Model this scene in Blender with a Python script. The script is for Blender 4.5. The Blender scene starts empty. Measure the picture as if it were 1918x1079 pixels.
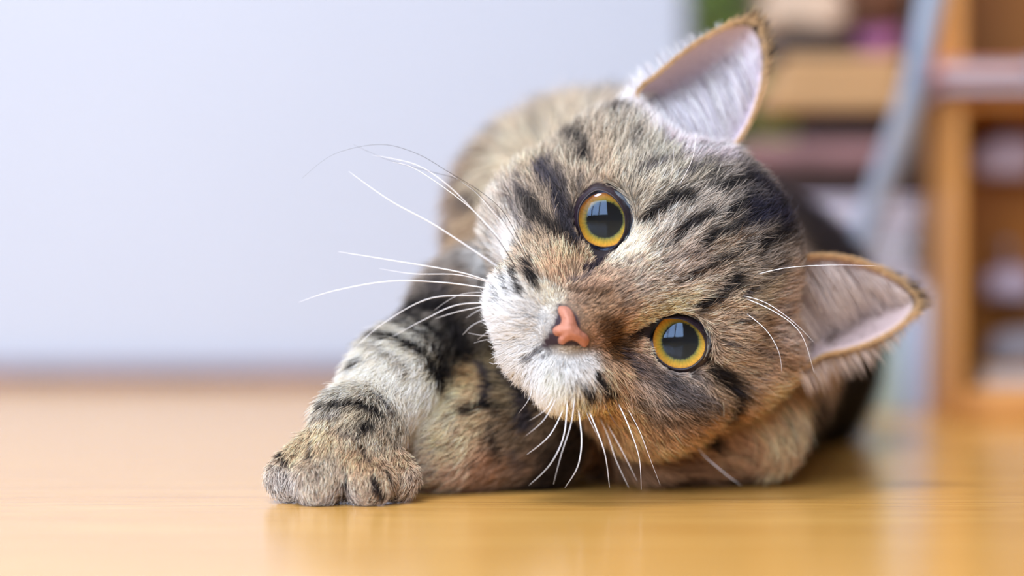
import bpy, bmesh, math, random
import numpy as np
from mathutils import Vector
from mathutils.bvhtree import BVHTree
random.seed(4); rng = np.random.default_rng(7)
C = bpy.context.scene.collection
F = 4529.0; HOR = 500.0; CH = 0.068; YF = 0.70     # focal length in px, horizon row, camera height, focus distance

# ------------------------------------------------------------------ camera, world, light, exposure
cd = bpy.data.cameras.new('camera'); cam = bpy.data.objects.new('camera', cd); C.objects.link(cam)
cam.location = (0, 0, CH); cam.rotation_euler = (math.pi/2, 0, 0)
cd.sensor_width = 36; cd.lens = F*36/1918; cd.shift_y = -(539.5-HOR)/1918
cd.dof.use_dof = True; cd.dof.focus_distance = 0.694; cd.dof.aperture_fstop = 3.2
cd.clip_start = 0.02
bpy.context.scene.camera = cam
w = bpy.data.worlds.new('world'); bpy.context.scene.world = w; w.use_nodes = True
w.node_tree.nodes['Background'].inputs[0].default_value = (0.62, 0.74, 1, 1)
w.node_tree.nodes['Background'].inputs[1].default_value = 1.0
vs = bpy.context.scene.view_settings
vs.view_transform = 'Standard'; vs.look = 'None'; vs.gamma = 1; vs.use_curve_mapping = False
vs.exposure = 0.80
def area(name, loc, target, sx, sy, power, col):
    l = bpy.data.lights.new(name, 'AREA'); l.shape = 'RECTANGLE'; l.size = sx; l.size_y = sy
    l.energy = power; l.color = col
    o = bpy.data.objects.new(name, l); C.objects.link(o); o.location = loc
    o.rotation_euler = (Vector(target)-Vector(loc)).to_track_quat('-Z', 'Y').to_euler()
    return o
area('window_daylight', (-0.72, -0.93, 1.13), (-0.50, 1.0, 1.0), 1.7, 1.6, 54, (0.78, 0.875, 1.0))
area('top_fill_light', (-0.55, 0.35, 2.1), (-0.1, 0.72, 0), 0.5, 0.5, 16, (1.0, 0.95, 0.90))  # unseen fill, added to brighten the floor and the cat from above

# ------------------------------------------------------------------ helpers
def px(x, y, Y=YF):
    return Vector(((x-959)/F*Y, Y, CH-(y-HOR)/F*Y))
def topx(P):
    P = np.asarray(P, dtype=np.float64)
    return np.stack([959+P[..., 0]/P[..., 1]*F, HOR-(P[..., 2]-CH)/P[..., 1]*F], -1)
def s2l(c):
    c = np.asarray(c, dtype=np.float64)/255
    return np.where(c <= 0.04045, c/12.92, ((c+0.055)/1.055)**2.4)
def rgba(c):
    return (*[float(v) for v in s2l(c)], 1)
def mat(name, col, rough=0.6, noise=0, scale=20, spec=0.3, stretch=(1, 1, 1), col2=None, bump=0, coat=0):
    m = bpy.data.materials.new(name); m.use_nodes = True; nt = m.node_tree; b = nt.nodes['Principled BSDF']
    b.inputs['Roughness'].default_value = rough; b.inputs['Specular IOR Level'].default_value = spec
    b.inputs['Coat Weight'].default_value = coat
    if noise or bump:
        tc = nt.nodes.new('ShaderNodeTexCoord'); mp = nt.nodes.new('ShaderNodeMapping'); mp.inputs['Scale'].default_value = stretch
        n = nt.nodes.new('ShaderNodeTexNoise'); n.inputs['Scale'].default_value = scale; n.inputs['Detail'].default_value = 5
        nt.links.new(tc.outputs['Object'], mp.inputs[0]); nt.links.new(mp.outputs[0], n.inputs['Vector'])
        r = nt.nodes.new('ShaderNodeValToRGB'); r.color_ramp.elements[0].position = 0.3; r.color_ramp.elements[1].position = 0.7
        r.color_ramp.elements[0].color = rgba(col2 if col2 else [v*(1-noise) for v in col]); r.color_ramp.elements[1].color = rgba(col)
        nt.links.new(n.outputs[0], r.inputs[0]); nt.links.new(r.outputs[0], b.inputs['Base Color'])
        if bump:
            bp = nt.nodes.new('ShaderNodeBump'); bp.inputs['Strength'].default_value = bump; bp.inputs['Distance'].default_value = 0.001
            nt.links.new(n.outputs[0], bp.inputs['Height']); nt.links.new(bp.outputs[0], b.inputs['Normal'])
    else:
        b.inputs['Base Color'].default_value = rgba(col)
    return m
def link(name, me, m=None, parent=None):
    o = bpy.data.objects.new(name, me); C.objects.link(o)
    if m: me.materials.append(m)
    if parent: o.parent = parent
    return o
def tag(o, label=None, cat=None, group=None, kind=None):
    for k, v in (('label', label), ('category', cat), ('group', group), ('kind', kind)):
        if v: o[k] = v
    return o
def empty(name, loc, label, cat, group=None):
    o = bpy.data.objects.new(name, None); C.objects.link(o); o.location = loc
    return tag(o, label, cat, group)
def box(name, lo, hi, m, parent=None, bev=0.002, rot=0, seg=2, smooth=True):
    """box between world corners; origin at its bottom centre; optional z rotation; bevelled"""
    lo = Vector(lo); hi = Vector(hi); c = Vector(((lo.x+hi.x)/2, (lo.y+hi.y)/2, lo.z))
    bm = bmesh.new(); bmesh.ops.create_cube(bm, size=1)
    d = hi-lo
    for v in bm.verts: v.co = Vector((v.co.x*d.x, v.co.y*d.y, (v.co.z+0.5)*d.z))
    if bev: bmesh.ops.bevel(bm, geom=bm.edges[:], offset=min(bev, 0.45*min(d)), segments=seg, affect='EDGES', profile=0.6)
    me = bpy.data.meshes.new(name); bm.to_mesh(me); bm.free()
    if bev and smooth: me.shade_smooth()
    o = link(name, me, m); o.location = c; o.rotation_euler.z = rot
    if parent:
        o.parent = parent; o.location = c-parent.location
    return o
def mesh(name, V, Fc, m=None, parent=None, smooth=True):
    me = bpy.data.meshes.new(name); me.from_pydata([tuple(v) for v in V], [], [tuple(f) for f in Fc]); me.update()
    if smooth: me.shade_smooth()
    return link(name, me, m, parent)

# ------------------------------------------------------------------ the setting
M_wall = mat('wall_paint', (184, 191, 206), 0.9, noise=0.02, scale=3, spec=0.2)
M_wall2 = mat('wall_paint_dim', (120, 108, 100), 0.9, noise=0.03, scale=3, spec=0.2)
M_base = mat('baseboard_wood', (120, 84, 84), 0.5, noise=0.2, scale=30)
def wood_floor():
    m = bpy.data.materials.new('floor_wood'); m.use_nodes = True; nt = m.node_tree; b = nt.nodes['Principled BSDF']; N = nt.nodes.new; L = nt.links.new
    tc = N('ShaderNodeTexCoord'); oi = N('ShaderNodeObjectInfo')
    mp = N('ShaderNodeMapping'); mp.inputs['Scale'].default_value = (3, 60, 10)
    ad = N('ShaderNodeVectorMath'); ad.operation = 'ADD'
    L(tc.outputs['Object'], ad.inputs[0]); L(oi.outputs['Random'], ad.inputs[1]); L(ad.outputs[0], mp.inputs[0])
    n1 = N('ShaderNodeTexNoise'); n1.inputs['Scale'].default_value = 1.6; n1.inputs['Detail'].default_value = 6; n1.inputs['Distortion'].default_value = 0.6
    L(mp.outputs[0], n1.inputs['Vector'])
    r = N('ShaderNodeValToRGB'); e = r.color_ramp.elements
    e[0].position = 0.25; e[0].color = rgba((212, 156, 76)); e[1].position = 0.75; e[1].color = rgba((234, 184, 104))
    L(n1.outputs[0], r.inputs[0])
    mp2 = N('ShaderNodeMapping'); mp2.inputs['Scale'].default_value = (40, 900, 40); L(tc.outputs['Object'], mp2.inputs[0])
    n2 = N('ShaderNodeTexNoise'); n2.inputs['Scale'].default_value = 1.0; n2.inputs['Detail'].default_value = 4; L(mp2.outputs[0], n2.inputs['Vector'])
    r2 = N('ShaderNodeValToRGB'); e = r2.color_ramp.elements; e[0].position = 0.36; e[0].color = (0.74, 0.66, 0.54, 1); e[1].position = 0.55; e[1].color = (1, 1, 1, 1)
    L(n2.outputs[0], r2.inputs[0])
    mx = N('ShaderNodeMixRGB'); mx.blend_type = 'MULTIPLY'; mx.inputs[0].default_value = 0.6
    L(r.outputs[0], mx.inputs[1]); L(r2.outputs[0], mx.inputs[2]); L(mx.outputs[0], b.inputs['Base Color'])
    b.inputs['Roughness'].default_value = 0.19; b.inputs['IOR'].default_value = 1.56
    bp = N('ShaderNodeBump'); bp.inputs['Strength'].default_value = 0.22; bp.inputs['Distance'].default_value = 0.0003
    L(n2.outputs[0], bp.inputs['Height']); L(bp.outputs[0], b.inputs['Normal'])
    return m
M_floor = wood_floor()
M_dark = mat('subfloor', (90, 60, 30), 0.8)
fl = box('floor', (-1.6, -1.0, -0.03), (1.2, 2.4, -0.012), M_dark, bev=0); tag(fl, kind='structure')
y0 = 0.655-0.195*8; k = 0
while y0 < 2.4:
    a = max(y0, -1.0)+0.00005; b_ = min(y0+0.195, 2.4)-0.00005; off = [-0.9, 0.55, -0.2, 0.9][k % 4]
    if b_ > a:
        box('plank', (-1.6, a, -0.012), (off-0.0001, b_, 0), M_floor, fl, bev=0)
        box('plank', (off+0.0001, a, -0.012), (1.2, b_, 0), M_floor, fl, bev=0)
    y0 += 0.195; k += 1
XW = (1287-959)/F*1.433
tag(box('wall_back', (-1.6, 1.433, 0), (XW, 1.53, 2.2), M_wall, bev=0.004), kind='structure')
tag(box('wall_alcove', (XW-0.05, 2.3, 0), (1.2, 2.4, 2.2), M_wall2, bev=0), kind='structure')
tag(box('wall_left', (-1.7, -1.0, 0), (-1.6, 1.53, 2.2), M_wall, bev=0), kind='structure')
tag(box('wall_right', (1.2, -1.0, 0), (1.3, 2.4, 2.2), M_wall2, bev=0), kind='structure')
tag(box('ceiling', (-1.7, -1.1, 2.2), (1.3, 2.4, 2.25), M_wall, bev=0), kind='structure')
tag(box('baseboard_back', (-1.6, 1.424, 0), (XW, 1.433, 0.009), M_base, bev=0.002), kind='structure')
# wall behind the camera, around a wide balcony window
fw = box('wall_front', (-1.7, -1.08, 0), (-1.6, -1.0, 2.2), M_wall2, bev=0); tag(fw, kind='structure')
for lo, hi in (((0.20, -1.08, 0), (1.3, -1.0, 2.2)), ((-1.6, -1.08, 0), (0.20, -1.0, 0.3)), ((-1.6, -1.08, 1.96), (0.20, -1.0, 2.2))):
    o = box('wall_panel', lo, hi, M_wall2, fw, bev=0)
M_frame = mat('window_frame_paint', (70, 66, 64), 0.5)
wn = empty('window_1', (-0.70, -0.9, 0.3), None, None); wn['kind'] = 'structure'
for x0, x1 in ((-1.6, -1.54), (-1.03, -0.97), (-0.43, -0.37), (0.14, 0.20)):
    box('window_post', (x0, -0.90, 0.3), (x1, -0.87, 1.96), M_frame, wn, bev=0.004)
for z0, z1 in ((0.3, 0.36), (1.90, 1.96)):
    box('window_rail', (-1.6, -0.90, z0), (0.20, -0.87, z1), M_frame, wn, bev=0.004)

# ------------------------------------------------------------------ the cat : field of smooth-blended forms
MM = 0.001
Mw = np.array(px(1198, 529))
Wx = np.array([0, 0, CH])-Mw; Wx /= np.linalg.norm(Wx)
Vx = np.array([0.851, 0, 0.525]); Vx -= Wx*Vx.dot(Wx); Vx /= np.linalg.norm(Vx)
Ux = np.cross(Vx, Wx)
def hl(u, v, w):            # head-local millimetres -> world
    return Mw+(Ux*u+Vx*v+Wx*w)*MM
def tohl(P):
    d = (np.asarray(P)-Mw)/MM
    return np.stack([d@Ux, d@Vx, d@Wx], -1)
def pr(x, y, d, r):         # px position, depth behind focus (mm), px radius there -> (world point, metric radius)
    Y = YF+d*MM
    return np.array(px(x, y, Y)), r/F*Y
prims = []
# each: kind, data, k, fur length mm, comb direction (or 'head')
def cone(a, b, k, L, comb=None):
    (pa, ra), (pb, rb) = a, b
    if comb is None: comb = pb-pa
    prims.append(('cone', (pa, ra, pb, rb), k*MM, L, comb if isinstance(comb, str) else np.array(comb, dtype=float)))
def ell(c, axes, radii, k, L, comb='head'):
    prims.append(('ell', (np.array(c), np.array(axes), np.array(radii)*MM), k*MM, L, comb))
HA = np.array([Ux, Vx, Wx])
S1 = pr(1125, 450, 115, 200); S2 = pr(1262, 665, 80, 212); S3 = pr(1365, 622, 250, 212); S4 = pr(1385, 640, 330, 175)
cone(S1, S3, 20, 17); cone(S2, S3, 20, 17, (0.3, 0.2, -0.8)); cone(S3, S4, 20, 15)
cone(S1, S2, 25, 17, (0.2, 0.5, -0.6))
cone(pr(1005, 400, 120, 100), S1, 20, 15, (-0.6, 0.2, 0.3))
# haunch folded on the floor behind
cone(pr(1480, 730, 255, 105), pr(1400, 740, 300, 110), 15, 12)
cone(pr(1060, 805, 125, 92), pr(1260, 790, 110, 100), 8, 10, (1, 0, -0.5))
# near arm (upper in picture) down to the front paw
cone(pr(1010, 470, 95, 120), pr(895, 595, 58, 92), 18, 11)
cone(pr(890, 600, 56, 90), pr(745, 716, 26, 72), 12, 8)
cone(pr(745, 716, 26, 72), pr(668, 806, 6, 66), 10, 6.5)
cone(pr(668, 806, 6, 66), pr(645, 862, -2, 70), 8, 5.5, (-0.3, -1, -0.8))
for tx, ty, td, tr, bx in ((543, 894, -1, 42, 590), (597, 900, -9, 46, 620), (690, 900, -9, 44, 662), (742, 896, 0, 40, 694)):
    cone(pr(bx, 850, 2, 42), pr(tx, ty, td, tr), 2.6, 3.0, (-0.1, -1, -1.2))
# far arm, folded : paw lying under the chin
cone(pr(1110, 750, 85, 90), pr(985, 786, 46, 108), 8, 8)
cone(pr(985, 788, 44, 112), pr(872, 796, 36, 108), 6, 7, (-1, -0.5, -0.5))
cone(pr(872, 796, 36, 106), pr(826, 826, 28, 76), 5, 6, (-1, -0.5, -0.6))
cone(pr(905, 728, 46, 52), pr(880, 705, 50, 26), 3, 5, (-1, 0, 0.2))
cone(pr(815, 852, 36, 62), pr(900, 862, 42, 52), 4, 5, (-0.3, -0.6, -1))
NB = len(prims)
# head
ell(hl(0, 4, -38), HA, (45, 43, 42), 10, 8)
for s in (-1, 1):
    ell(hl(s*28, -10, -24), HA, (19, 22, 20), 8, 9)           # cheek
    ell(hl(s*33, 10, -30), HA, (13, 20, 18), 8, 9)
    ell(hl(s*10.5, -31.5, 7), HA, (11.5, 10, 11.5), 8, 5); cone((hl(s*11, -26, 3), 0.010), (hl(s*24, -10, -15), 0.017), 8, 6, 'head')       # whisker pad
    ell(hl(s*19, 13, -10), HA, (14, 9, 10), 6, 6)             # brow
ell(hl(0, 20, -18), HA, (26, 26, 21), 10, 7)                    # forehead
cone((hl(0, 14, -8), 0.0125), (hl(0, -17, 11), 0.0082), 6, 4, 'head')
cone((hl(0, -17, 11), 0.0080), (hl(0, -24.5, 16.5), 0.0066), 3, 1.8, 'head')
ell(hl(0, -36.5, 2), HA, (9.5, 8, 11), 5, 6)                      # chin
cone(pr(1215, 800, 40, 58), pr(1395, 778, 50, 74), 9, 13, (0.5, -0.35, -0.7))
for s_, e_ in ((-1, (1222, 246, 42)), (1, (1492, 625, 42))):      # fur bridge from the temple to the ear base
    cone((hl(s_*30, 14, -28), 0.0165), (np.array(px(e_[0], e_[1], YF+e_[2]*MM)), 0.0095), 7, 9, Ux*s_*0.9+Vx*0.6)
cone((hl(0, 5, -50), 0.030), (S1[0]*0.6+S2[0]*0.4, 0.040), 12, 12, (0.2, 1, 0))
eyes = []
for (ex, ey, dpt) in ((1132.5, 411.5, 0.0), (1274, 639, 0.0)):
    Y = YF+0.0078
    eyes.append(np.array(px(959+(ex-959), ey, Y)))
ER = 0.0108
ear_carve = [(np.array(px(1300, 196, YF+0.028)), 0.0165), (np.array(px(1560, 590, YF+0.028)), 0.0165)]
def sdf_prim(p, P):
    kind, d = p[0], p[1]
    if kind == 'cone':
        a, ra, b, rb = d
        ba = b-a; l2 = ba.dot(ba); t = np.clip(((P-a)@ba)/l2, 0, 1)
        q = P-a-t[..., None]*ba
        return np.sqrt((q*q).sum(-1))-(ra+(rb-ra)*t)
    c, ax, r = d
    q = (P-c)@ax.T
    k0 = np.sqrt(((q/r)**2).sum(-1)); k1 = np.sqrt(((q/(r*r))**2).sum(-1))
    return np.where(k1 > 1e-9, k0*(k0-1)/np.maximum(k1, 1e-9), -r.min())
def smin(a, b, k):
    h = np.clip(0.5+0.5*(b-a)/k, 0, 1)
    return b+(a-b)*h-k*h*(1-h)
def field(P):
    f = None
    for p in prims:
        d = sdf_prim(p, P)
        f = d if f is None else smin(f, d, p[2])
    for e in eyes:                       # sockets
        d = sdf_prim(('cone', (e, ER+0.0003, e+Wx*0.012, 0.0084)), P)
        f = -smin(-f, d, 0.0012)
    for c_, r_ in ear_carve:             # hollows the ears open into
        f = -smin(-f, np.sqrt(((P-c_)**2).sum(-1))-r_, 0.004)
    f = -smin(-f, P[..., 2]+0.0004, 0.0006)  # rests on the floor
    return f
def surface_nets(lo, hi, h):
    n = np.ceil((np.array(hi)-lo)/h).astype(int)+1
    xs = [lo[i]+h*np.arange(n[i]) for i in range(3)]
    G = np.empty(n, dtype=np.float32)
    for i in range(0, n[0], 16):
        g = np.stack(np.meshgrid(xs[0][i:i+16], xs[1], xs[2], indexing='ij'), -1)
        G[i:i+16] = field(g)
    S = G < 0
    acc = np.zeros(tuple(n-1)+(3,)); cnt = np.zeros(tuple(n-1))
    corners = [(a, b, c) for a in (0, 1) for b in (0, 1) for c in (0, 1)]
    def sl(a, o): return a[o[0]:n[0]-1+o[0], o[1]:n[1]-1+o[1], o[2]:n[2]-1+o[2]]
    for ax in range(3):
        for c in corners:
            if c[ax]: continue
            c2 = list(c); c2[ax] = 1
            g0, g1 = sl(G, c), sl(G, c2); m = sl(S, c) != sl(S, c2)
            t = np.where(m, g0/np.where(m, g0-g1, 1), 0)
            for d in range(3):
                acc[..., d] += np.where(m, (c[d] if d != ax else t), 0)
            cnt += m
    act = cnt > 0; idx = -np.ones(act.shape, dtype=int); idx[act] = np.arange(act.sum())
    ijk = np.argwhere(act); V = np.array(lo)+h*(ijk+acc[act]/cnt[act][:, None])
    Q = []
    for ax in range(3):
        o1, o2 = (ax+1) % 3, (ax+2) % 3
        sh = [slice(None)]*3; sh2 = [slice(None)]*3; sh[ax] = slice(0, n[ax]-1); sh2[ax] = slice(1, n[ax])
        m = S[tuple(sh)] != S[tuple(sh2)]
        e = np.argwhere(m); inside = S[tuple(sh)][m]
        ok = (e[:, o1] > 0) & (e[:, o2] > 0) & (e[:, o1] < n[o1]-1) & (e[:, o2] < n[o2]-1); e = e[ok]; inside = inside[ok]
        def at(d1, d2):
            q = e.copy(); q[:, o1] -= d1; q[:, o2] -= d2; return idx[q[:, 0], q[:, 1], q[:, 2]]
        q = np.stack([at(0, 0), at(1, 0), at(1, 1), at(0, 1)], -1)
        q[~inside] = q[~inside][:, ::-1]; Q.append(q)
    return V, np.concatenate(Q)[:, ::-1][:, ::-1]
BV, BQ = surface_nets([-0.082, 0.655, -0.003], [0.17, 1.09, 0.150], 0.0016)
nB = len(BV)

# ears : thin cups
def spline(pts, n, closed=False):
    pts = np.array(pts, dtype=float); m = len(pts)
    out = []
    segs = m if closed else m-1
    for i in range(segs):
        p = [pts[(i+j) % m] if closed else pts[min(max(i+j, 0), m-1)] for j in (-1, 0, 1, 2)]
        for t in np.linspace(0, 1, n, endpoint=False):
            out.append(0.5*((2*p[1])+(-p[0]+p[2])*t+(2*p[0]-5*p[1]+4*p[2]-p[3])*t*t+(-p[0]+3*p[1]-3*p[2]+p[3])*t**3))
    if not closed: out.append(pts[-1])
    return np.array(out)
# rim loops: (px x, px y, depth mm behind focus)
EAR1 = [(1188, 178, 30), (1232, 136, 31), (1290, 88, 34), (1350, 51, 37), (1392, 36, 39), (1414, 38, 40), (1430, 66, 41), (1436, 110, 41), (1428, 170, 40), (1408, 226, 38), (1378, 274, 35), (1345, 306, 30), (1300, 318, 26), (1250, 292, 22), (1205, 235, 24)]
EAR2 = [(1466, 492, 30), (1505, 479, 31), (1560, 477, 34), (1615, 490, 37), (1662, 511, 39), (1702, 538, 40), (1721, 564, 41), (1712, 588, 40), (1680, 617, 38), (1636, 641, 35), (1585, 658, 32), (1540, 668, 28), (1492, 690, 22), (1462, 640, 20), (1450, 560, 24)]
EarC = [(1290, 215, 56), (1560, 580, 54)]
ears = []
EV = []; EQ = []
ear_info = []
for loop, c in ((EAR1, EarC[0]), (EAR2, EarC[1])):
    L3 = spline(loop, 5, True); nr = len(L3)
    rim = np.array([np.array(px(a, b, YF+d*MM)) for a, b, d in L3])
    cen = np.array(px(c[0], c[1], YF+c[2]*MM)); cr = np.array(px(c[0], c[1], YF+32*MM))
    base = len(EV)+nB; T = 12
    for side in (0, 1):
        for j in range(T+1):
            t = j/T
            for i in range(nr):
                f = rim[i]*t+cr*(1-t)
                p = f.copy(); p[1] += (c[2]-32)*MM*(1-t**2.4)
                if side: p[1] += 0.0016*(1-t**6)+0.0002
                EV.append(p)
    off = (T+1)*nr
    for j in range(T):
        for i in range(nr):
            a = base+j*nr+i; b = base+j*nr+(i+1) % nr
            EQ.append((a, b, b+nr, a+nr)); EQ.append((a+off+nr, b+off+nr, b+off, a+off))
    for i in range(nr):
        a = base+T*nr+i; b = base+T*nr+(i+1) % nr
        EQ.append((a, b, b+off, a+off))
    ear_info.append((rim, cr, cen, nr, np.array([(q[0], q[1]) for q in L3])))
AV = np.concatenate([BV, np.array(EV)]); AQ = np.concatenate([BQ, np.array(EQ)])

bvh = BVHTree.FromPolygons([tuple(v) for v in BV], [tuple(int(i) for i in q) for q in BQ])
bvhA = BVHTree.FromPolygons([tuple(v) for v in AV], [tuple(int(i) for i in q) for q in AQ])
camo = Vector((0, 0, CH))
def hit(x, y, tree=bvhA):
    d = (px(x, y, 1.0)-camo).normalized()
    r = tree.ray_cast(camo, d)
    return None if r[0] is None else (np.array(r[0]), np.array(r[1]))

# ------------------------------------------------------------------ coat pattern, with some painted light and shade
# ground tones of the coat, one reading per place on the animal (x, y, r, g, b)
ANCH = [
 (1210,600,238,200,160),(1250,582,240,204,164),(1180,605,222,180,140),(1310,590,222,194,166),(1215,675,228,196,172),(1200,645,222,186,156),(1110,590,190,156,118),(1130,580,184,152,120),(1440,720,222,184,142),(1460,740,220,182,144),(1420,800,216,168,124),(1350,830,206,158,116),
 (1180,640,176,128,88),(1092,590,170,134,104),(1108,612,172,128,92),(1080,566,160,130,104),(1112,640,170,120,80),(1240,215,224,206,200),(1220,240,222,204,194),(1260,270,224,208,200),(1320,270,200,186,176),(1330,240,226,214,222),(1270,235,232,218,222),(1300,215,234,222,232),(1290,250,226,212,214),(1215,192,238,196,186),(1490,560,196,176,160),(1500,640,206,178,158),(1520,610,214,192,180),(1120,570,150,118,88),(1100,540,186,150,122),(1150,600,152,112,74),(1165,560,176,150,128),(1135,650,160,118,78),
 (1200,500,222,198,176),(1180,470,232,208,186),(1220,560,222,194,170),(1250,520,184,168,156),(1290,490,178,160,146),(1200,540,206,186,170),
 (1250,440,206,194,182),(1310,400,178,168,158),(1200,350,202,190,172),(1170,310,190,178,160),(1130,330,210,186,160),(1240,300,200,190,172),(1290,330,176,166,148),
 (1340,330,150,140,132),(1380,330,130,120,115),(1330,470,176,160,142),(1380,450,150,138,128),(1420,480,140,128,118),(1440,400,92,86,96),(1400,380,100,94,98),
 (1230,590,244,200,158),(1290,590,216,182,150),(1340,600,184,160,136),(1400,560,176,160,138),(1420,620,172,144,118),(1380,680,190,160,130),(1440,660,198,160,128),
 (1060,300,182,166,146),(1000,330,206,184,156),(950,320,218,196,168),(1040,370,168,150,130),(960,400,196,180,166),(1010,470,182,160,134),(1060,440,170,148,126),(1075,490,232,188,150),
 (1040,520,214,170,132),(990,500,214,188,162),(960,470,226,214,208),(930,510,240,234,236),(950,570,238,228,224),(1000,590,244,238,238),(1030,560,236,208,184),(960,640,252,248,250),(1010,680,252,244,240),
 (1010,620,244,240,242),(1060,680,250,246,250),(1100,670,244,232,228),(1040,710,246,228,206),(1130,690,214,180,146),(1160,670,206,168,132),(1080,740,232,196,152),(1120,750,222,176,128),
 (1170,780,224,176,124),(1200,660,216,176,142),(1200,700,176,160,150),(1250,720,160,150,146),(1300,720,184,168,156),(1330,700,190,164,136),(1260,770,186,146,108),(1300,800,204,158,112),
 (1230,810,214,166,118),(1350,780,190,146,104),(1400,760,232,184,136),(1440,760,226,188,146),(1380,830,170,126,88),(1250,860,168,128,94),(1150,830,186,140,98),(1300,880,150,112,84),(1460,700,190,158,130),
 (1100,200,140,130,120),(1000,240,150,138,124),(930,290,142,124,106),(900,350,158,136,112),(890,420,180,154,124),(860,450,160,148,134),(960,230,160,150,138),(880,380,150,130,110),(1060,190,128,120,114),(830,500,150,140,128),(900,520,150,128,108),(880,560,110,98,88),
 (820,560,120,110,102),(780,570,84,78,78),(870,620,98,88,80),(800,620,218,208,192),(760,650,220,210,192),(700,690,222,212,196),(740,720,222,212,196),(780,700,220,210,194),(850,650,66,60,56),(845,690,60,54,50),(875,660,62,56,52),(800,748,236,222,202),(850,712,228,208,172),  # paints the dark arm gap and the folded paw's lit top edge
 (640,740,214,202,184),(680,770,184,170,148),(740,790,188,176,158),(600,820,214,186,150),(560,850,212,184,148),(540,900,196,186,180),(620,880,206,186,164),(680,860,216,178,138),(740,860,212,176,140),(690,910,200,176,152),(640,920,198,184,176),(760,900,190,170,152),(700,810,206,188,164),
 (790,760,232,218,200),(770,790,214,206,200),(840,740,224,208,176),(880,700,216,178,126),(900,760,206,176,138),(850,820,228,196,158),(800,860,214,182,162),(880,880,208,172,146),(930,860,176,136,106),(960,730,150,134,106),(980,800,138,116,92),(950,690,170,150,112),(1000,870,150,118,92),
 (1500,440,64,58,64),(1470,410,60,56,64),(1485,450,58,54,60),(1505,480,60,54,58),(1460,370,60,56,60),(1500,700,44,36,32),(1520,800,40,32,28),(1500,830,44,36,30),(1570,720,44,36,30),(1492,770,42,34,30),(1480,815,40,32,28),(1500,735,42,34,30),(1585,800,42,34,30),(1530,740,40,32,30),(1060,850,70,54,44),(1100,880,60,46,38),(1040,880,60,46,38),(1450,340,80,74,76),(1500,760,44,36,32),(1560,760,42,34,30),(1550,700,44,38,34),(1480,380,76,70,74),  # includes haunch shadow and under-chest shade, painted as dark fur
]
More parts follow.
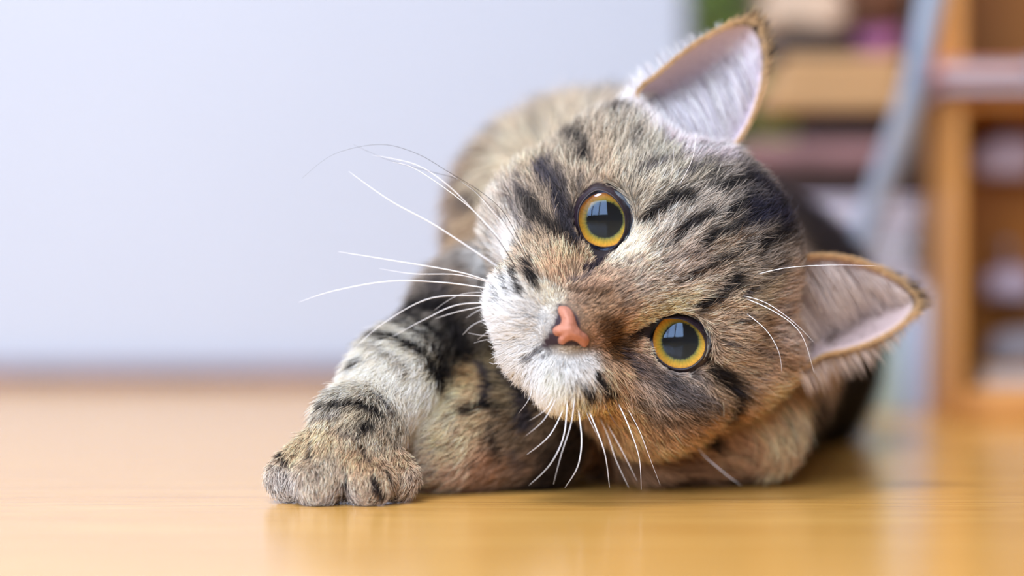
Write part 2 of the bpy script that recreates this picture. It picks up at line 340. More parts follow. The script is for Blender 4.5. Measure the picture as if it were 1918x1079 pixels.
# dark markings, and shade painted into grooves and the haunch: (list of px points, px half width, colour, strength)
K = (30, 27, 32); SL = (74, 70, 80); BR = (104, 70, 40)
STR = [
 ([(1203,420),(1228,402),(1272,388)],13,K,.98),([(1303,574),(1325,552),(1352,528)],13,K,.98),
 ([(1250,462),(1280,436),(1312,414)],7,K,.8),([(1276,526),(1325,500),(1370,474)],6,K,.8),([(1300,466),(1358,434),(1412,404)],8,K,.85),([(1326,374),(1350,360),(1382,350)],9,K,.85),
 ([(1340,420),(1368,402),(1392,384)],8,K,.9),([(1398,470),(1432,450),(1455,440)],11,K,.9),([(1270,496),(1330,468),(1372,452)],4,BR,.7),([(1024,645),(1008,654),(992,668)],4,SL,.6),([(1040,650),(1020,662)],3,SL,.5),([(1390,420),(1420,410),(1450,420)],20,(46,44,62),.85),
 ([(1400,350),(1420,370),(1450,400)],20,(52,48,58),.8),([(1206,470),(1250,452)],4,BR,.5),([(1240,540),(1290,520),(1330,515)],3,BR,.5),([(1230,500),(1290,482)],3,SL,.6),
 ([(1360,560),(1400,530),(1440,510)],6,SL,.7),([(1360,600),(1410,590),(1450,590)],5,SL,.6),([(1350,640),(1390,650),(1420,660)],5,SL,.6),
 ([(1190,340),(1215,330),(1250,322)],6,SL,.7),([(1260,350),(1290,335),(1310,320)],6,SL,.7),([(1290,370),(1330,340)],6,K,.7),([(1250,370),(1300,362)],3,SL,.5),([(1180,300),(1190,270)],5,SL,.5),([(1230,290),(1250,260)],5,SL,.4),
 ([(1040,275),(1070,282),(1092,312)],10,K,.85),([(1000,285),(1040,275)],8,SL,.7),([(1020,330),(1040,370),(1060,420),(1072,460)],13,SL,.8),([(985,395),(1020,430),(1070,470)],12,K,.75),([(975,350),(990,385)],9,SL,.6),
 ([(1055,340),(1070,400)],6,SL,.6),([(960,380),(980,430),(1010,455)],6,SL,.6),([(1090,340),(1078,380)],4,SL,.5),
 ([(1008,540),(1000,506)],7,K,.95),([(986,556),(972,520)],6,K,.85),([(964,560),(952,530)],4,K,.7),([(948,572),(942,552)],3,K,.6),([(1020,600),(1000,595)],3,SL,.3),
 ([(1126,478),(1116,498),(1096,514)],8,(40,30,48),.95),([(1212,614),(1190,624),(1172,632)],8,(36,26,30),.9),([(1172,632),(1160,650),(1150,664)],7,BR,.6),([(1130,610),(1146,632),(1150,656)],16,BR,.75),([(1100,520),(1085,528),(1070,530)],7,SL,.6),
 ([(1068,545),(1100,550),(1130,556)],7,BR,.55),
 ([(1186,672),(1220,694),(1262,722),(1320,738)],14,SL,.58),([(1188,740),(1220,764),(1292,772)],12,K,.45),([(1230,740),(1280,752),(1330,752)],7,K,.6),([(1110,694),(1126,708),(1142,724)],7,K,.95),([(1092,712),(1103,728)],6,K,.9),([(1080,700),(1070,716)],3,K,.5),
 ([(1150,700),(1170,730)],5,BR,.6),([(1160,660),(1180,690)],7,SL,.6),([(1336,694),(1360,727),(1352,758),(1318,816)],12,K,.92),([(1360,720),(1400,690)],5,SL,.6),([(1280,700),(1320,704)],6,SL,.5),([(1170,760),(1210,790)],5,BR,.5),
 ([(1100,212),(1130,222),(1150,235)],18,K,.7),([(1040,196),(1090,192)],14,K,.5),([(990,222),(1030,262)],14,K,.45),([(936,262),(956,310)],16,K,.5),([(896,318),(912,360)],14,SL,.7),([(1160,185),(1130,195)],10,SL,.6),
 ([(860,400),(880,470)],9,SL,.5),([(820,490),(850,530)],14,SL,.6),([(770,545),(800,560),(850,560)],20,K,.8),([(740,590),(790,590),(830,620)],13,K,.9),([(860,590),(880,650)],22,K,.7),
 ([(708,626),(757,634),(798,656),(828,704)],11,K,.92),([(770,606),(816,640),(842,684)],10,K,.85),([(828,690),(832,716)],12,K,.85),
 ([(600,716),(640,690),(690,668)],9,K,.8),([(690,640),(730,650),(770,690)],6,SL,.5),([(568,782),(602,757),(676,750),(712,768)],8,K,.85),([(600,775),(640,768)],6,SL,.6),([(680,795),(697,784)],8,K,.8),([(708,734),(734,770)],5,SL,.7),([(640,800),(670,812)],6,SL,.5),
 ([(590,825),(585,852)],5,K,.7),([(676,822),(690,862)],4,K,.7),([(647,890),(651,940)],4,K,.95),([(700,886),(712,912),(737,932)],5,K,.9),([(722,880),(735,905)],3,K,.7),([(524,830),(534,862)],6,K,.9),([(590,850),(598,900)],3,SL,.5),([(640,840),(652,890)],3,SL,.5),  # toe grooves painted dark, as shade between the toes
 ([(920,690),(930,720),(925,752)],10,SL,.85),([(888,764),(920,752),(950,762)],8,K,.8),([(932,785),(944,815),(955,850)],5,K,.85),([(965,700),(1000,730),(1000,780)],16,SL,.75),([(880,700),(905,706)],4,BR,.8),([(870,790),(860,830)],4,SL,.4),([(980,830),(1000,860)],6,SL,.6),([(850,770),(880,800)],4,BR,.5),  # includes the folded paw's groove, its shade painted in
 ([(1530,700),(1560,780)],40,(30,24,22),.7),([(1330,850),(1360,870)],8,SL,.6),([(1380,860),(1440,850)],10,K,.7),([(1440,300),(1500,420)],30,(40,36,40),.6),  # the broad haunch stroke paints shadow into the fur
]
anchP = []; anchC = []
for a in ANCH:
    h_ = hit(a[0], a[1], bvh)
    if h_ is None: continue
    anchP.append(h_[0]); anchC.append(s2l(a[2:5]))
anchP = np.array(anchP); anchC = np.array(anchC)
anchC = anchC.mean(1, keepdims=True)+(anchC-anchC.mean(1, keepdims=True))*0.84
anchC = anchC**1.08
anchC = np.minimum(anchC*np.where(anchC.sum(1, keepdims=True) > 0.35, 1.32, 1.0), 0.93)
strk = []
for pts, wd, col, st in STR:
    P3 = []
    for q in spline([(a, b) for a, b in pts], 5):
        h_ = hit(q[0], q[1], bvh)
        if h_ is not None: P3.append(h_[0])
    if P3: strk.append((np.array(P3), wd/F*0.80, s2l(col), min(0.98, st*1.22)))
lat = rng.random((32, 32, 32, 4)).astype(np.float32)
def vnoise(P, sc):
    q = P*sc; i = np.floor(q).astype(int); f = q-i; f = f*f*(3-2*f); r = 0
    for a in (0, 1):
        for b in (0, 1):
            for c in (0, 1):
                wgt = (f[:, 0] if a else 1-f[:, 0])*(f[:, 1] if b else 1-f[:, 1])*(f[:, 2] if c else 1-f[:, 2])
                r = r+wgt[:, None]*lat[(i[:, 0]+a) % 32, (i[:, 1]+b) % 32, (i[:, 2]+c) % 32]
    return r
EARP = [[(1190,172),(1250,205),(1330,240),(1376,262),(1356,314),(1296,322),(1236,288),(1192,232)], [(1462,496),(1504,516),(1540,600),(1530,684),(1488,694),(1430,660),(1424,560)]]
def coat(P):
    """returns colour and darkness of the markings at 3D points"""
    out = np.zeros((len(P), 3)); dk = np.zeros(len(P))
    nz = vnoise(P, 260.0); n2 = vnoise(P, 700.0)
    for s in range(0, len(P), 20000):
        Q = P[s:s+20000]; d2 = ((Q[:, None, :]-anchP[None])**2).sum(-1)
        wgt = 1/(d2+(0.0035)**2)**2.2
        col = (wgt@anchC)/wgt.sum(1)[:, None]
        k_ = np.zeros(len(Q))
        for S3_, wd, c, st in strk:
            near = np.abs(Q-S3_.mean(0)).max(1) < 0.05
            if not near.any(): continue
            qi = np.where(near)[0]
            dd = Q[qi][:, None, :]-S3_[None]
            dm = np.sqrt((dd**2).sum(-1).min(1))
            e = dm/wd*(0.75+0.5*nz[s+qi, 0])+(n2[s+qi, 1]-0.5)*0.5
            m = np.clip((1.35-e)/0.7, 0, 1)*st
            col[qi] = col[qi]*(1-m[:, None])+c*m[:, None]; k_[qi] = np.maximum(k_[qi], m)
        out[s:s+20000] = col; dk[s:s+20000] = k_
    q = topx(P)
    for pl_, c in zip(EARP, ((232, 216, 222), (214, 192, 182))):
        near = (P[:, 1] < 0.80) & (np.abs(q-np.mean(pl_, 0)).max(1) < 120)
        if not near.any(): continue
        i = np.where(near)[0]; dd_ = polydist(q[i], pl_)*np.where(inpoly(q[i], pl_), 1, -1)
        m = np.clip((dd_+8+(nz[i, 2]-0.5)*30)/16, 0, 1)*0.8
        out[i] = out[i]*(1-m[:, None])+s2l(c)*m[:, None]; dk[i] *= 1-m
    # body fur reads a little deeper than the face because it is longer
    return out, dk

E1in = [(1123.8,357.4),(1143,365.6),(1157.9,380.4),(1168,398),(1170.5,413),(1169.7,431),(1162,448.6),(1149,463.5),(1134,469.4),(1119,467),(1104.5,457.5),(1092.6,442.7),(1085,422),(1083.4,404),(1086.7,389),(1095.6,374.5),(1109,362.6)]
E1out = [(1122,350),(1146,357),(1162,374),(1172,396),(1174,414),(1173,434),(1166,452),(1152,469),(1136,480),(1114,492),(1099,469),(1086,450),(1078,427),(1076,404),(1079,384),(1089,367),(1105,354)]
E2in = [(1241.9,597.9),(1257.5,596.6),(1278,599),(1293.8,606.3),(1306.8,616.7),(1315.9,628.4),(1321,642.7),(1320.4,655.6),(1314.6,668.6),(1304,680),(1291,688),(1275.6,690.7),(1260,688.7),(1245.8,681.6),(1232.8,670),(1223.7,655.6),(1218,638.8),(1218,624.5),(1223.7,611.5),(1231.5,602.4)]
E2out = [(1241,594),(1258,593),(1279,596),(1297,603),(1311,614),(1321,626),(1327,641),(1328,657),(1321,674),(1308,687),(1293,696),(1275,699),(1258,696),(1241,688),(1227,674),(1217,658),(1210,641),(1196,624),(1212,608),(1228,598)]
NOSE = [(1051.8,575),(1062.7,577),(1071,586),(1076,600),(1080,612),(1089,622),(1098.8,629),(1101.5,639),(1096.4,648),(1089,646),(1083,640),(1072,635),(1062.7,637),(1055,643),(1048,641),(1047.5,634),(1051,628),(1042,627),(1037,620),(1041,613.5),(1050.6,608.7),(1053.5,598),(1047.5,585),(1047.6,577)]
NSKIN = [(1046,570),(1064,572),(1078,590),(1090,618),(1104,632),(1101,651),(1070,649),(1046,650),(1014,649),(1024,626),(1036,606),(1042,590)]
def inpoly(pts, poly):
    x, y = pts[:, 0], pts[:, 1]; r = np.zeros(len(pts), bool); n = len(poly)
    for i in range(n):
        x1, y1 = poly[i]; x2, y2 = poly[(i+1) % n]
        c = ((y1 > y) != (y2 > y)) & (x < (x2-x1)*(y-y1)/(y2-y1+1e-12)+x1); r ^= c
    return r
def polydist(pts, poly):
    best = np.full(len(pts), 1e9); n = len(poly)
    for i in range(n):
        a = np.array(poly[i]); b = np.array(poly[(i+1) % n]); ba = b-a
        t = np.clip(((pts-a)@ba)/(ba@ba), 0, 1); d = pts-a-t[:, None]*ba
        best = np.minimum(best, np.sqrt((d**2).sum(1)))
    return best

# ------------------------------------------------------------------ cat materials
def attr_mat(name, rough, fur=False):
    m = bpy.data.materials.new(name); m.use_nodes = True; nt = m.node_tree; b = nt.nodes['Principled BSDF']
    a = nt.nodes.new('ShaderNodeAttribute'); a.attribute_name = 'col'
    nt.links.new(a.outputs['Color'], b.inputs['Base Color']); b.inputs['Roughness'].default_value = rough
    b.inputs['Specular IOR Level'].default_value = 0.25
    if fur:
        out = nt.nodes['Material Output']; tr = nt.nodes.new('ShaderNodeBsdfTranslucent'); mx = nt.nodes.new('ShaderNodeMixShader')
        mx.inputs[0].default_value = 0.30; nt.links.new(a.outputs['Color'], tr.inputs[0])
        nt.links.new(b.outputs[0], mx.inputs[1]); nt.links.new(tr.outputs[0], mx.inputs[2]); nt.links.new(mx.outputs[0], out.inputs[0])
    return m
M_skin = attr_mat('cat_undercoat', 0.8); M_fur = attr_mat('cat_fur', 0.5, True)

cat = empty('cat', tuple(px(1200, 500, 0.80)[:2])+(0.0,), 'brown tabby cat lying on the wooden floor, head tilted sideways with amber eyes', 'cat')
ORG = np.array(cat.location)
# body mesh
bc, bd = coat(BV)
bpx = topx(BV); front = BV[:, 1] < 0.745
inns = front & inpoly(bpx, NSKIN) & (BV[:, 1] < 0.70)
bcol = bc*0.34  # undercoat darkened to paint the shade in gaps between hairs
bcol[inns] = s2l((52, 40, 48))
for lp in (E1out, E2out):
    m = front & inpoly(bpx, lp); bcol[m] = s2l((30, 22, 26))
ecol = []
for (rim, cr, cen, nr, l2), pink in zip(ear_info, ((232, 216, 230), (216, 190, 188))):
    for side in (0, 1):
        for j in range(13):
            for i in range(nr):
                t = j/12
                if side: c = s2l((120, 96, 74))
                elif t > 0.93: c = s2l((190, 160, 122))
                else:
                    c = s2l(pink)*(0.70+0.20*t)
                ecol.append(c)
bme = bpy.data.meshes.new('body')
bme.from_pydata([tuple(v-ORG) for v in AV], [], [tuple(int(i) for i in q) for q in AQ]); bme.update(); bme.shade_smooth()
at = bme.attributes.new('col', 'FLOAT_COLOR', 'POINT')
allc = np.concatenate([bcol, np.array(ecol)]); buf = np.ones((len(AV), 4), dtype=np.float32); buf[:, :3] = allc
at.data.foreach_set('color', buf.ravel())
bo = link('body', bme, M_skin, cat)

# ------------------------------------------------------------------ fur
def gradient(P):
    e = 0.0006; g = np.stack([field(P+np.eye(3)[i]*e)-field(P-np.eye(3)[i]*e) for i in range(3)], -1)
    return g/np.maximum(np.linalg.norm(g, axis=1), 1e-9)[:, None]
def comb(P):
    D = np.stack([sdf_prim(p, P) for p in prims], 1)
    wgt = np.exp(-np.clip((D-D.min(1)[:, None])/0.003, 0, 30)); wgt /= wgt.sum(1)[:, None]
    h = tohl(P); nose = np.array([0, -25.0, 14.0]); hd = h-nose
    hd /= np.maximum(np.linalg.norm(hd, axis=1), 1e-6)[:, None]
    hw = hd[:, :1]*Ux+hd[:, 1:2]*Vx+hd[:, 2:]*Wx
    dirs = np.zeros_like(P); L = np.zeros(len(P))
    for i, p in enumerate(prims):
        if isinstance(p[4], str): dirs += wgt[:, i:i+1]*hw
        else: dirs += wgt[:, i:i+1]*(p[4]/np.linalg.norm(p[4]))
        L += wgt[:, i]*p[3]
    return dirs, L
def sample_tri(V, Q, dens_fn):
    a, b, c, d = (V[Q[:, i]] for i in range(4))
    A = 0.5*np.linalg.norm(np.cross(c-a, d-b), axis=1); cen = (a+b+c+d)/4
    nrm = np.cross(c-a, d-b); nrm /= np.maximum(np.linalg.norm(nrm, axis=1), 1e-12)[:, None]
    n = rng.poisson(A*1e6*dens_fn(cen, nrm)); idx = np.repeat(np.arange(len(Q)), n)
    s, t = rng.random((2, len(idx)))[:, :, None]
    return (a[idx]*(1-s)*(1-t)+b[idx]*s*(1-t)+c[idx]*s*t+d[idx]*(1-s)*t), nrm[idx]
def to_curves(name, pts, col, rad, m):
    """pts (N,K,3), col (N,K,3), rad (N,K)"""
    N, Kp, _ = pts.shape
    h = bpy.data.hair_curves.new(name); h.add_curves([Kp]*N)
    h.position_data.foreach_set('vector', (pts-ORG).astype(np.float32).ravel())
    r = h.attributes.new('radius', 'FLOAT', 'POINT') if 'radius' not in h.attributes else h.attributes['radius']
    r.data.foreach_set('value', rad.astype(np.float32).ravel())
    c = h.attributes.new('col', 'FLOAT_COLOR', 'POINT'); b = np.ones((N*Kp, 4), dtype=np.float32); b[:, :3] = col.reshape(-1, 3)
    c.data.foreach_set('color', b.ravel())
    o = bpy.data.objects.new(name, h); C.objects.link(o); h.materials.append(m); o.parent = cat; o['kind'] = 'stuff'
    return o
EYL = [np.array(E1out), np.array(E2out)]
def grow(P, N, name, face):
    n = len(P); N = gradient(P); D, L = comb(P); pp = topx(P); fr = P[:, 1] < 0.75
    # hair parts around the eyes
    edge = np.full(n, 99.0)
    for e, lp in zip(eyes, (E1out, E2out)):
        r = P-e; dist = np.linalg.norm(r, axis=1); rr = r/dist[:, None]
        wgt = np.exp(-np.clip((dist-ER)/0.0035, 0, 20))*1.5; D = D/np.maximum(np.linalg.norm(D, axis=1), 1e-6)[:, None]+wgt[:, None]*rr
        if face:
            pd = polydist(pp, lp)*0.154; edge = np.minimum(edge, pd)
    D = D-N*(D*N).sum(1)[:, None]; D /= np.maximum(np.linalg.norm(D, axis=1), 1e-6)[:, None]
    if face:
        L = L*np.clip(0.30+edge/9, 0.3, 1)
        dn = polydist(pp, NSKIN)*0.154; L = L*np.clip(0.25+dn/12, 0.25, 1)
    cl = vnoise(P, 180.0); c2 = vnoise(P, 480.0)
    D = D+(cl[:, :3]-0.5)*0.5+(c2[:, :3]-0.5)*0.45+rng.normal(0, 0.11, (n, 3)); D -= N*(D*N).sum(1)[:, None]; D /= np.linalg.norm(D, axis=1)[:, None]
    L = L*MM*(0.65+0.6*rng.random(n))
    th = np.radians(rng.normal(17, 6, n)+(0 if face else 4)); B = np.cross(N, D)*rng.normal(0, 0.14, n)[:, None]
    Kp = 5; t = np.linspace(0, 1, Kp)[None, :, None]
    pts = P[:, None]-N[:, None]*0.0002+L[:, None, None]*(t*np.cos(th)[:, None, None]*D[:, None]+(t-0.42*t*t)*np.sin(th)[:, None, None]*2.0*N[:, None]*0.9+t*t*B[:, None])
    pts[..., 2] = np.maximum(pts[..., 2], 0.0002)
    col, dk = coat(P)
    kind = rng.random(n); br = (0.80+0.42*rng.random(n))
    light = dk < 0.5
    tt = np.linspace(0, 1, Kp)[None, :]
    prof = 0.46+1.04*tt+np.zeros((n, 1))                   # root darkened to paint shade between hairs, pale tip
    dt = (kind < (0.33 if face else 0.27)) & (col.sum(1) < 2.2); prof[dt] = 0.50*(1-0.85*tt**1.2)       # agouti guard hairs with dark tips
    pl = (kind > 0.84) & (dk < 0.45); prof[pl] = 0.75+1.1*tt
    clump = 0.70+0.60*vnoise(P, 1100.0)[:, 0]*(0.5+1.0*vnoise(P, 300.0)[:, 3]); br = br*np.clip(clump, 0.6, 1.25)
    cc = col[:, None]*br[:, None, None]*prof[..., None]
    cc = np.clip(cc, 0.003, 0.94)
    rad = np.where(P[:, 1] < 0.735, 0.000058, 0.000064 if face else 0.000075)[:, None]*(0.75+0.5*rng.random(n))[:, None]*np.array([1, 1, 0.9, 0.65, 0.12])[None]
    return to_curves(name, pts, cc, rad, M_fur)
def dens_face(c, nr):
    h = tohl(c); vis = (nr*(np.array([0, 0, CH])-c)).sum(1) > -0.02
    hd = (h[:, 2] > -62) & (np.abs(h[:, 0]) < 60) & (np.abs(h[:, 1]) < 62) & (c[:, 1] < 0.752)
    return np.where(hd, np.where(vis, 12.0, 2), 0.0)
def dens_body(c, nr):
    vis = (nr*(np.array([0, 0, CH])-c)).sum(1) > -0.05
    low = c[:, 2] < 0.0
    paw = c[:, 1] < 0.76
    return np.where(low, 0.0, np.where(vis, np.where(c[:, 1] < 0.735, 11.0, np.where(paw, 7.0, 4.0)), 1.0))*(dens_face(c, nr) == 0)
Pf, Nf = sample_tri(BV, BQ, dens_face)
q = topx(Pf); ok = np.ones(len(Pf), bool)
for lp in (E1out, E2out, NSKIN): ok &= ~(inpoly(q, lp) & (Pf[:, 1] < 0.74))
for e in eyes: ok &= np.linalg.norm(Pf-e, axis=1) > ER+0.0003
for info in ear_info: ok &= ~(inpoly(q, info[4]) & (Pf[:, 1] < 0.80) & (tohl(Pf)[:, 1] > 24) & (np.abs(tohl(Pf)[:, 0]) > 30) & (tohl(Pf)[:, 2] < -30))
Pf, Nf = Pf[ok], Nf[ok]
grow(Pf, Nf, 'face_fur', True)
Pb, Nb = sample_tri(BV, BQ, dens_body)
grow(Pb, Nb, 'body_fur', False)
print('strands', len(Pf), len(Pb))

# ear hair: long white hairs across the cup, velvet on the rim and the back
pts_all = []; col_all = []; rad_all = []
def strands(P, D, up, L, col, r, sag, Kp=6):
    t = np.linspace(0, 1, Kp)[None, :, None]
    pts = P[:, None]+L[:, None, None]*(t*D[:, None]+(t*(1-t))*up[:, None]*0.5+sag[:, None]*t*t)
    pts_all.append(pts); col_all.append(np.repeat(col[:, None], Kp, 1)); rad_all.append(r[:, None]*np.array([1, 1, .9, .8, .6, .15])[None])
for k, (rim, cr, cen, nr, l2) in enumerate(ear_info):
    sgn = -1 if k == 0 else 1; off = nB+k*26*nr
    Uo = Ux*sgn
    n = 4600; ii = rng.integers(0, nr, n); tv = np.sqrt(rng.random(n))*0.93; f = rng.random(n)[:, None]
    rp = rim[ii]*(1-f)+rim[(ii+1) % nr]*f
    P = rp*tv[:, None]+cr*(1-tv[:, None]); P[:, 1] += (EarC[k][2]-32)*MM*(1-tv**2.4)
    hl_ = tohl(P); crl = tohl(cr)
    s = (hl_[:, 0]-crl[0])*sgn                 # lateral coordinate : negative is the medial side
    keep = rng.random(n) < np.clip(0.8-s/(30 if k == 0 else 45), 0.15, 1); P = P[keep]; s = s[keep]; n = len(P)
    vv = (hl_[keep][:, 1]-crl[1])
    D = Uo[None]*1.0+Vx[None]*(0.06+0.010*vv[:, None])+Wx[None]*(0.28+0.1*rng.random(n)[:, None])+(vnoise(P, 330.0)[:, :3]-0.5)*0.55+rng.normal(0, 0.05, (n, 3)); D /= np.linalg.norm(D, axis=1)[:, None]
    L = (6+13*rng.random(n)*np.clip(0.8-s/(17 if k == 0 else 30), .15 if k == 0 else .3, 1.3))*MM*np.clip(1.15-vv/40, 0.35, 1.1)
    cbase = s2l((240, 236, 246)) if k == 0 else s2l((228, 216, 212))
    col = cbase[None]*(0.85+0.4*rng.random(n))[:, None]; dkm = rng.random(n) < 0.10; col[dkm] = s2l((130, 112, 116))
    strands(P+Wx*0.0004, D, np.repeat(Wx[None], n, 0), L, np.clip(col, 0, .93), np.full(n, 0.000085), np.repeat((-Vx*0.05-Wx*0.30)[None], n, 0))
    # velvet on back and rim
    n = 4200; ii = rng.integers(0, nr, n); f = rng.random(n)[:, None]; tv = 1-0.07*rng.random(n)**1.5
    rp = rim[ii]*(1-f)+rim[(ii+1) % nr]*f; P = rp*tv[:, None]+cr*(1-tv[:, None])
    outw = rp-cr; outw /= np.linalg.norm(outw, axis=1)[:, None]
    tip = Vx*0.8+Uo*0.25
    D = outw*0.10+tip[None]*0.9+Wx[None]*rng.normal(0.0, 0.25, n)[:, None]+rng.normal(0, 0.12, (n, 3)); D /= np.linalg.norm(D, axis=1)[:, None]
    topness = np.clip((tohl(P)[:, 1]-62)/6, 0, 1)
    L = (0.8+1.0*rng.random(n)+topness*4.5*rng.random(n)**2)*MM
    col = s2l((224, 190, 146))[None]*(0.6+0.6*rng.random(n))[:, None]
    blk = rng.random(n) < topness*0.75+0.03; col[blk] = s2l((40, 32, 32))
    P[:, 1] += np.where(blk, 0.0014, 0.0003)
    strands(P, D, outw, L, np.clip(col, 0, .9), np.full(n, 0.00006), rng.normal(0, .08, (n, 3)))
    # back surface
    n = 9000; ii = rng.integers(0, nr, n); f = rng.random(n)[:, None]; tv = np.sqrt(rng.random(n))*0.90
    rp = rim[ii]*(1-f)+rim[(ii+1) % nr]*f; P = rp*tv[:, None]+cr*(1-tv[:, None]); P[:, 1] += (EarC[k][2]-32)*MM*(1-tv**2.4)+0.0017
    D = tip[None]*0.8-Wx[None]*0.25+rng.normal(0, 0.15, (n, 3)); D /= np.linalg.norm(D, axis=1)[:, None]
    L = (3+3*rng.random(n))*MM; L *= np.where(tv > .8, .6, 1)
    col = s2l((110, 92, 76))[None]*(0.4+0.9*rng.random(n))[:, None]
    strands(P, D, -np.repeat(Wx[None], n, 0), L, np.clip(col, 0, .9), np.full(n, 0.00007), rng.normal(0, .08, (n, 3)))
to_curves('ear_hair', np.concatenate(pts_all), np.concatenate(col_all), np.concatenate(rad_all), M_fur)

# ------------------------------------------------------------------ eyes
def eye_mat():
    m = bpy.data.materials.new('cat_iris'); m.use_nodes = True; nt = m.node_tree; b = nt.nodes['Principled BSDF']; N = nt.nodes.new; L = nt.links.new
    tc = N('ShaderNodeTexCoord'); sp = N('ShaderNodeSeparateXYZ'); L(tc.outputs['Object'], sp.inputs[0])
    def mth(op, a, b_=None):
        n = N('ShaderNodeMath'); n.operation = op
        for i, v in enumerate((a, b_)):
            if v is None: continue
            if isinstance(v, (int, float)): n.inputs[i].default_value = v
            else: L(v, n.inputs[i])
        return n.outputs[0]
    rr = mth('SQRT', mth('ADD', mth('POWER', sp.outputs[0], 2), mth('POWER', sp.outputs[1], 2)))
    an = mth('ARCTAN2', sp.outputs[1], sp.outputs[0])
    cb = N('ShaderNodeCombineXYZ'); L(mth('MULTIPLY', mth('COSINE', an), 3.0), cb.inputs[0]); L(mth('MULTIPLY', mth('SINE', an), 3.0), cb.inputs[1]); L(mth('MULTIPLY', rr, 120), cb.inputs[2])
    nz = N('ShaderNodeTexNoise'); nz.inputs['Scale'].default_value = 5; nz.inputs['Detail'].default_value = 5; L(cb.outputs[0], nz.inputs['Vector'])
    r2 = mth('ADD', rr, mth('MULTIPLY', mth('SUBTRACT', nz.outputs[0], 0.5), 0.0011))
    ramp = N('ShaderNodeValToRGB'); e = ramp.color_ramp.elements
    L(mth('DIVIDE', r2, 0.0086), ramp.inputs[0])
    e[0].position = 0.0; e[0].color = (0.002, 0.002, 0.003, 1); e[1].position = 0.60; e[1].color = (0.002, 0.003, 0.004, 1)
    for p, c in ((0.63, (98, 102, 56)), (0.69, (158, 136, 50)), (0.80, (204, 156, 50)), (0.90, (228, 158, 56)), (0.97, (214, 130, 54)), (1.0, (34, 24, 26))):
        x = e.new(p); x.color = rgba(c)
    mx = N('ShaderNodeMixRGB'); mx.blend_type = 'MULTIPLY'; mx.inputs[0].default_value = 0.35
    cr = N('ShaderNodeValToRGB'); cr.color_ramp.elements[0].color = (0.45, 0.4, 0.35, 1); cr.color_ramp.elements[0].position = 0.35; cr.color_ramp.elements[1].position = 0.6
    L(nz.outputs[0], cr.inputs[0]); L(ramp.outputs[0], mx.inputs[1]); L(cr.outputs[0], mx.inputs[2]); L(mx.outputs[0], b.inputs['Base Color'])
    b.inputs['Roughness'].default_value = 0.5; b.inputs['Specular IOR Level'].default_value = 0.1
    return m
def cornea_mat():
    m = bpy.data.materials.new('cat_cornea'); m.use_nodes = True; nt = m.node_tree; out = nt.nodes['Material Output']; N = nt.nodes.new; L = nt.links.new
    g = N('ShaderNodeBsdfGlossy'); g.inputs['Roughness'].default_value = 0.01; g.inputs['Color'].default_value = (0.50, 0.68, 1.0, 1); t = N('ShaderNodeBsdfTransparent'); fr = N('ShaderNodeFresnel'); fr.inputs[0].default_value = 1.40  # sky blue of the window reflection is put into the gloss colour
    mx = N('ShaderNodeMixShader'); L(fr.outputs[0], mx.inputs[0]); L(t.outputs[0], mx.inputs[1]); L(g.outputs[0], mx.inputs[2]); L(mx.outputs[0], out.inputs[0])
    return m
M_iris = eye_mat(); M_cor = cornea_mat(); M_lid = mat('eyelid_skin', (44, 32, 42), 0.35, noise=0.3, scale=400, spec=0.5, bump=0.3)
def lathe_z(prof, n=48):
    V = []; Fc = []
    for r, z in prof:
        for i in range(n): V.append((r*math.cos(2*math.pi*i/n), r*math.sin(2*math.pi*i/n), z))
    for j in range(len(prof)-1):
        for i in range(n): Fc.append((j*n+i, j*n+(i+1) % n, (j+1)*n+(i+1) % n, (j+1)*n+i))
    return V, Fc
for e, lin, lout in zip(eyes, (E1in, E2in), (E1out, E2out)):
    aim = (camo-Vector(e)).normalized().to_track_quat('Z', 'Y').to_euler()
    ci = 0.0091; zi = math.sqrt(ER**2-ci**2)
    prof = [(0.00001, zi-0.0006), (0.002, zi-0.0006), (0.004, zi-0.0005), (0.0054, zi-0.0003), (0.007, zi-0.0001), (0.0085, zi), (ci, zi)]
    a0 = math.asin(ci/ER)
    prof += [(ER*math.sin(a), ER*math.cos(a)) for a in np.linspace(a0, math.pi-0.001, 20)[1:]]
    V, Fc = lathe_z(prof)
    eo = mesh('eyeball', V, Fc, M_iris, cat); eo.location = Vector(e)-cat.location; eo.rotation_euler = aim
    prof = [(max(1e-5, ci*1.0*math.sin(a)), zi+0.0052*math.cos(a)) for a in np.linspace(0, math.pi/2, 16)]
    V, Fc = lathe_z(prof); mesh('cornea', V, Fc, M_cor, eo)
    # eyelid: band from the eye surface out under the fur
    n = 5; LI = spline(lin, n, True); LO = spline(lout if len(lout) == len(lin) else lin, n, True)
    m = len(LI); V = []; T = 6
    for j in range(T+2):
        t = min(1, j/T)
        for i in range(m):
            q = LI[i]*(1-t)+LO[i]*t
            cq = np.array(topx(e))
            if j > T: q = q+(q-cq)/np.linalg.norm(q-cq)*9
            if j == 0: q = cq+(LI[i]-cq)*0.985
            rad_ = math.hypot((q[0]-cq[0]), (q[1]-cq[1]))/F*e[1]
            RR = ER+0.0011
            base = math.sqrt(max(RR**2-min(rad_, RR*0.98)**2, 0))
            dep = base + 0.0009*math.sin(math.pi*min(1, t*1.6+0.15))
            if j > T: dep -= 0.0022
            if j == 0: dep = math.sqrt(max((ER+0.0004)**2-min(rad_, ER*0.97)**2, 0))-0.001
            V.append(np.array(px(q[0], q[1], e[1]-dep))-ORG)
    Fc = [(j*m+i, j*m+(i+1) % m, (j+1)*m+(i+1) % m, (j+1)*m+i) for j in range(T+1) for i in range(m)]
    mesh('eyelid', V, Fc, M_lid, cat)

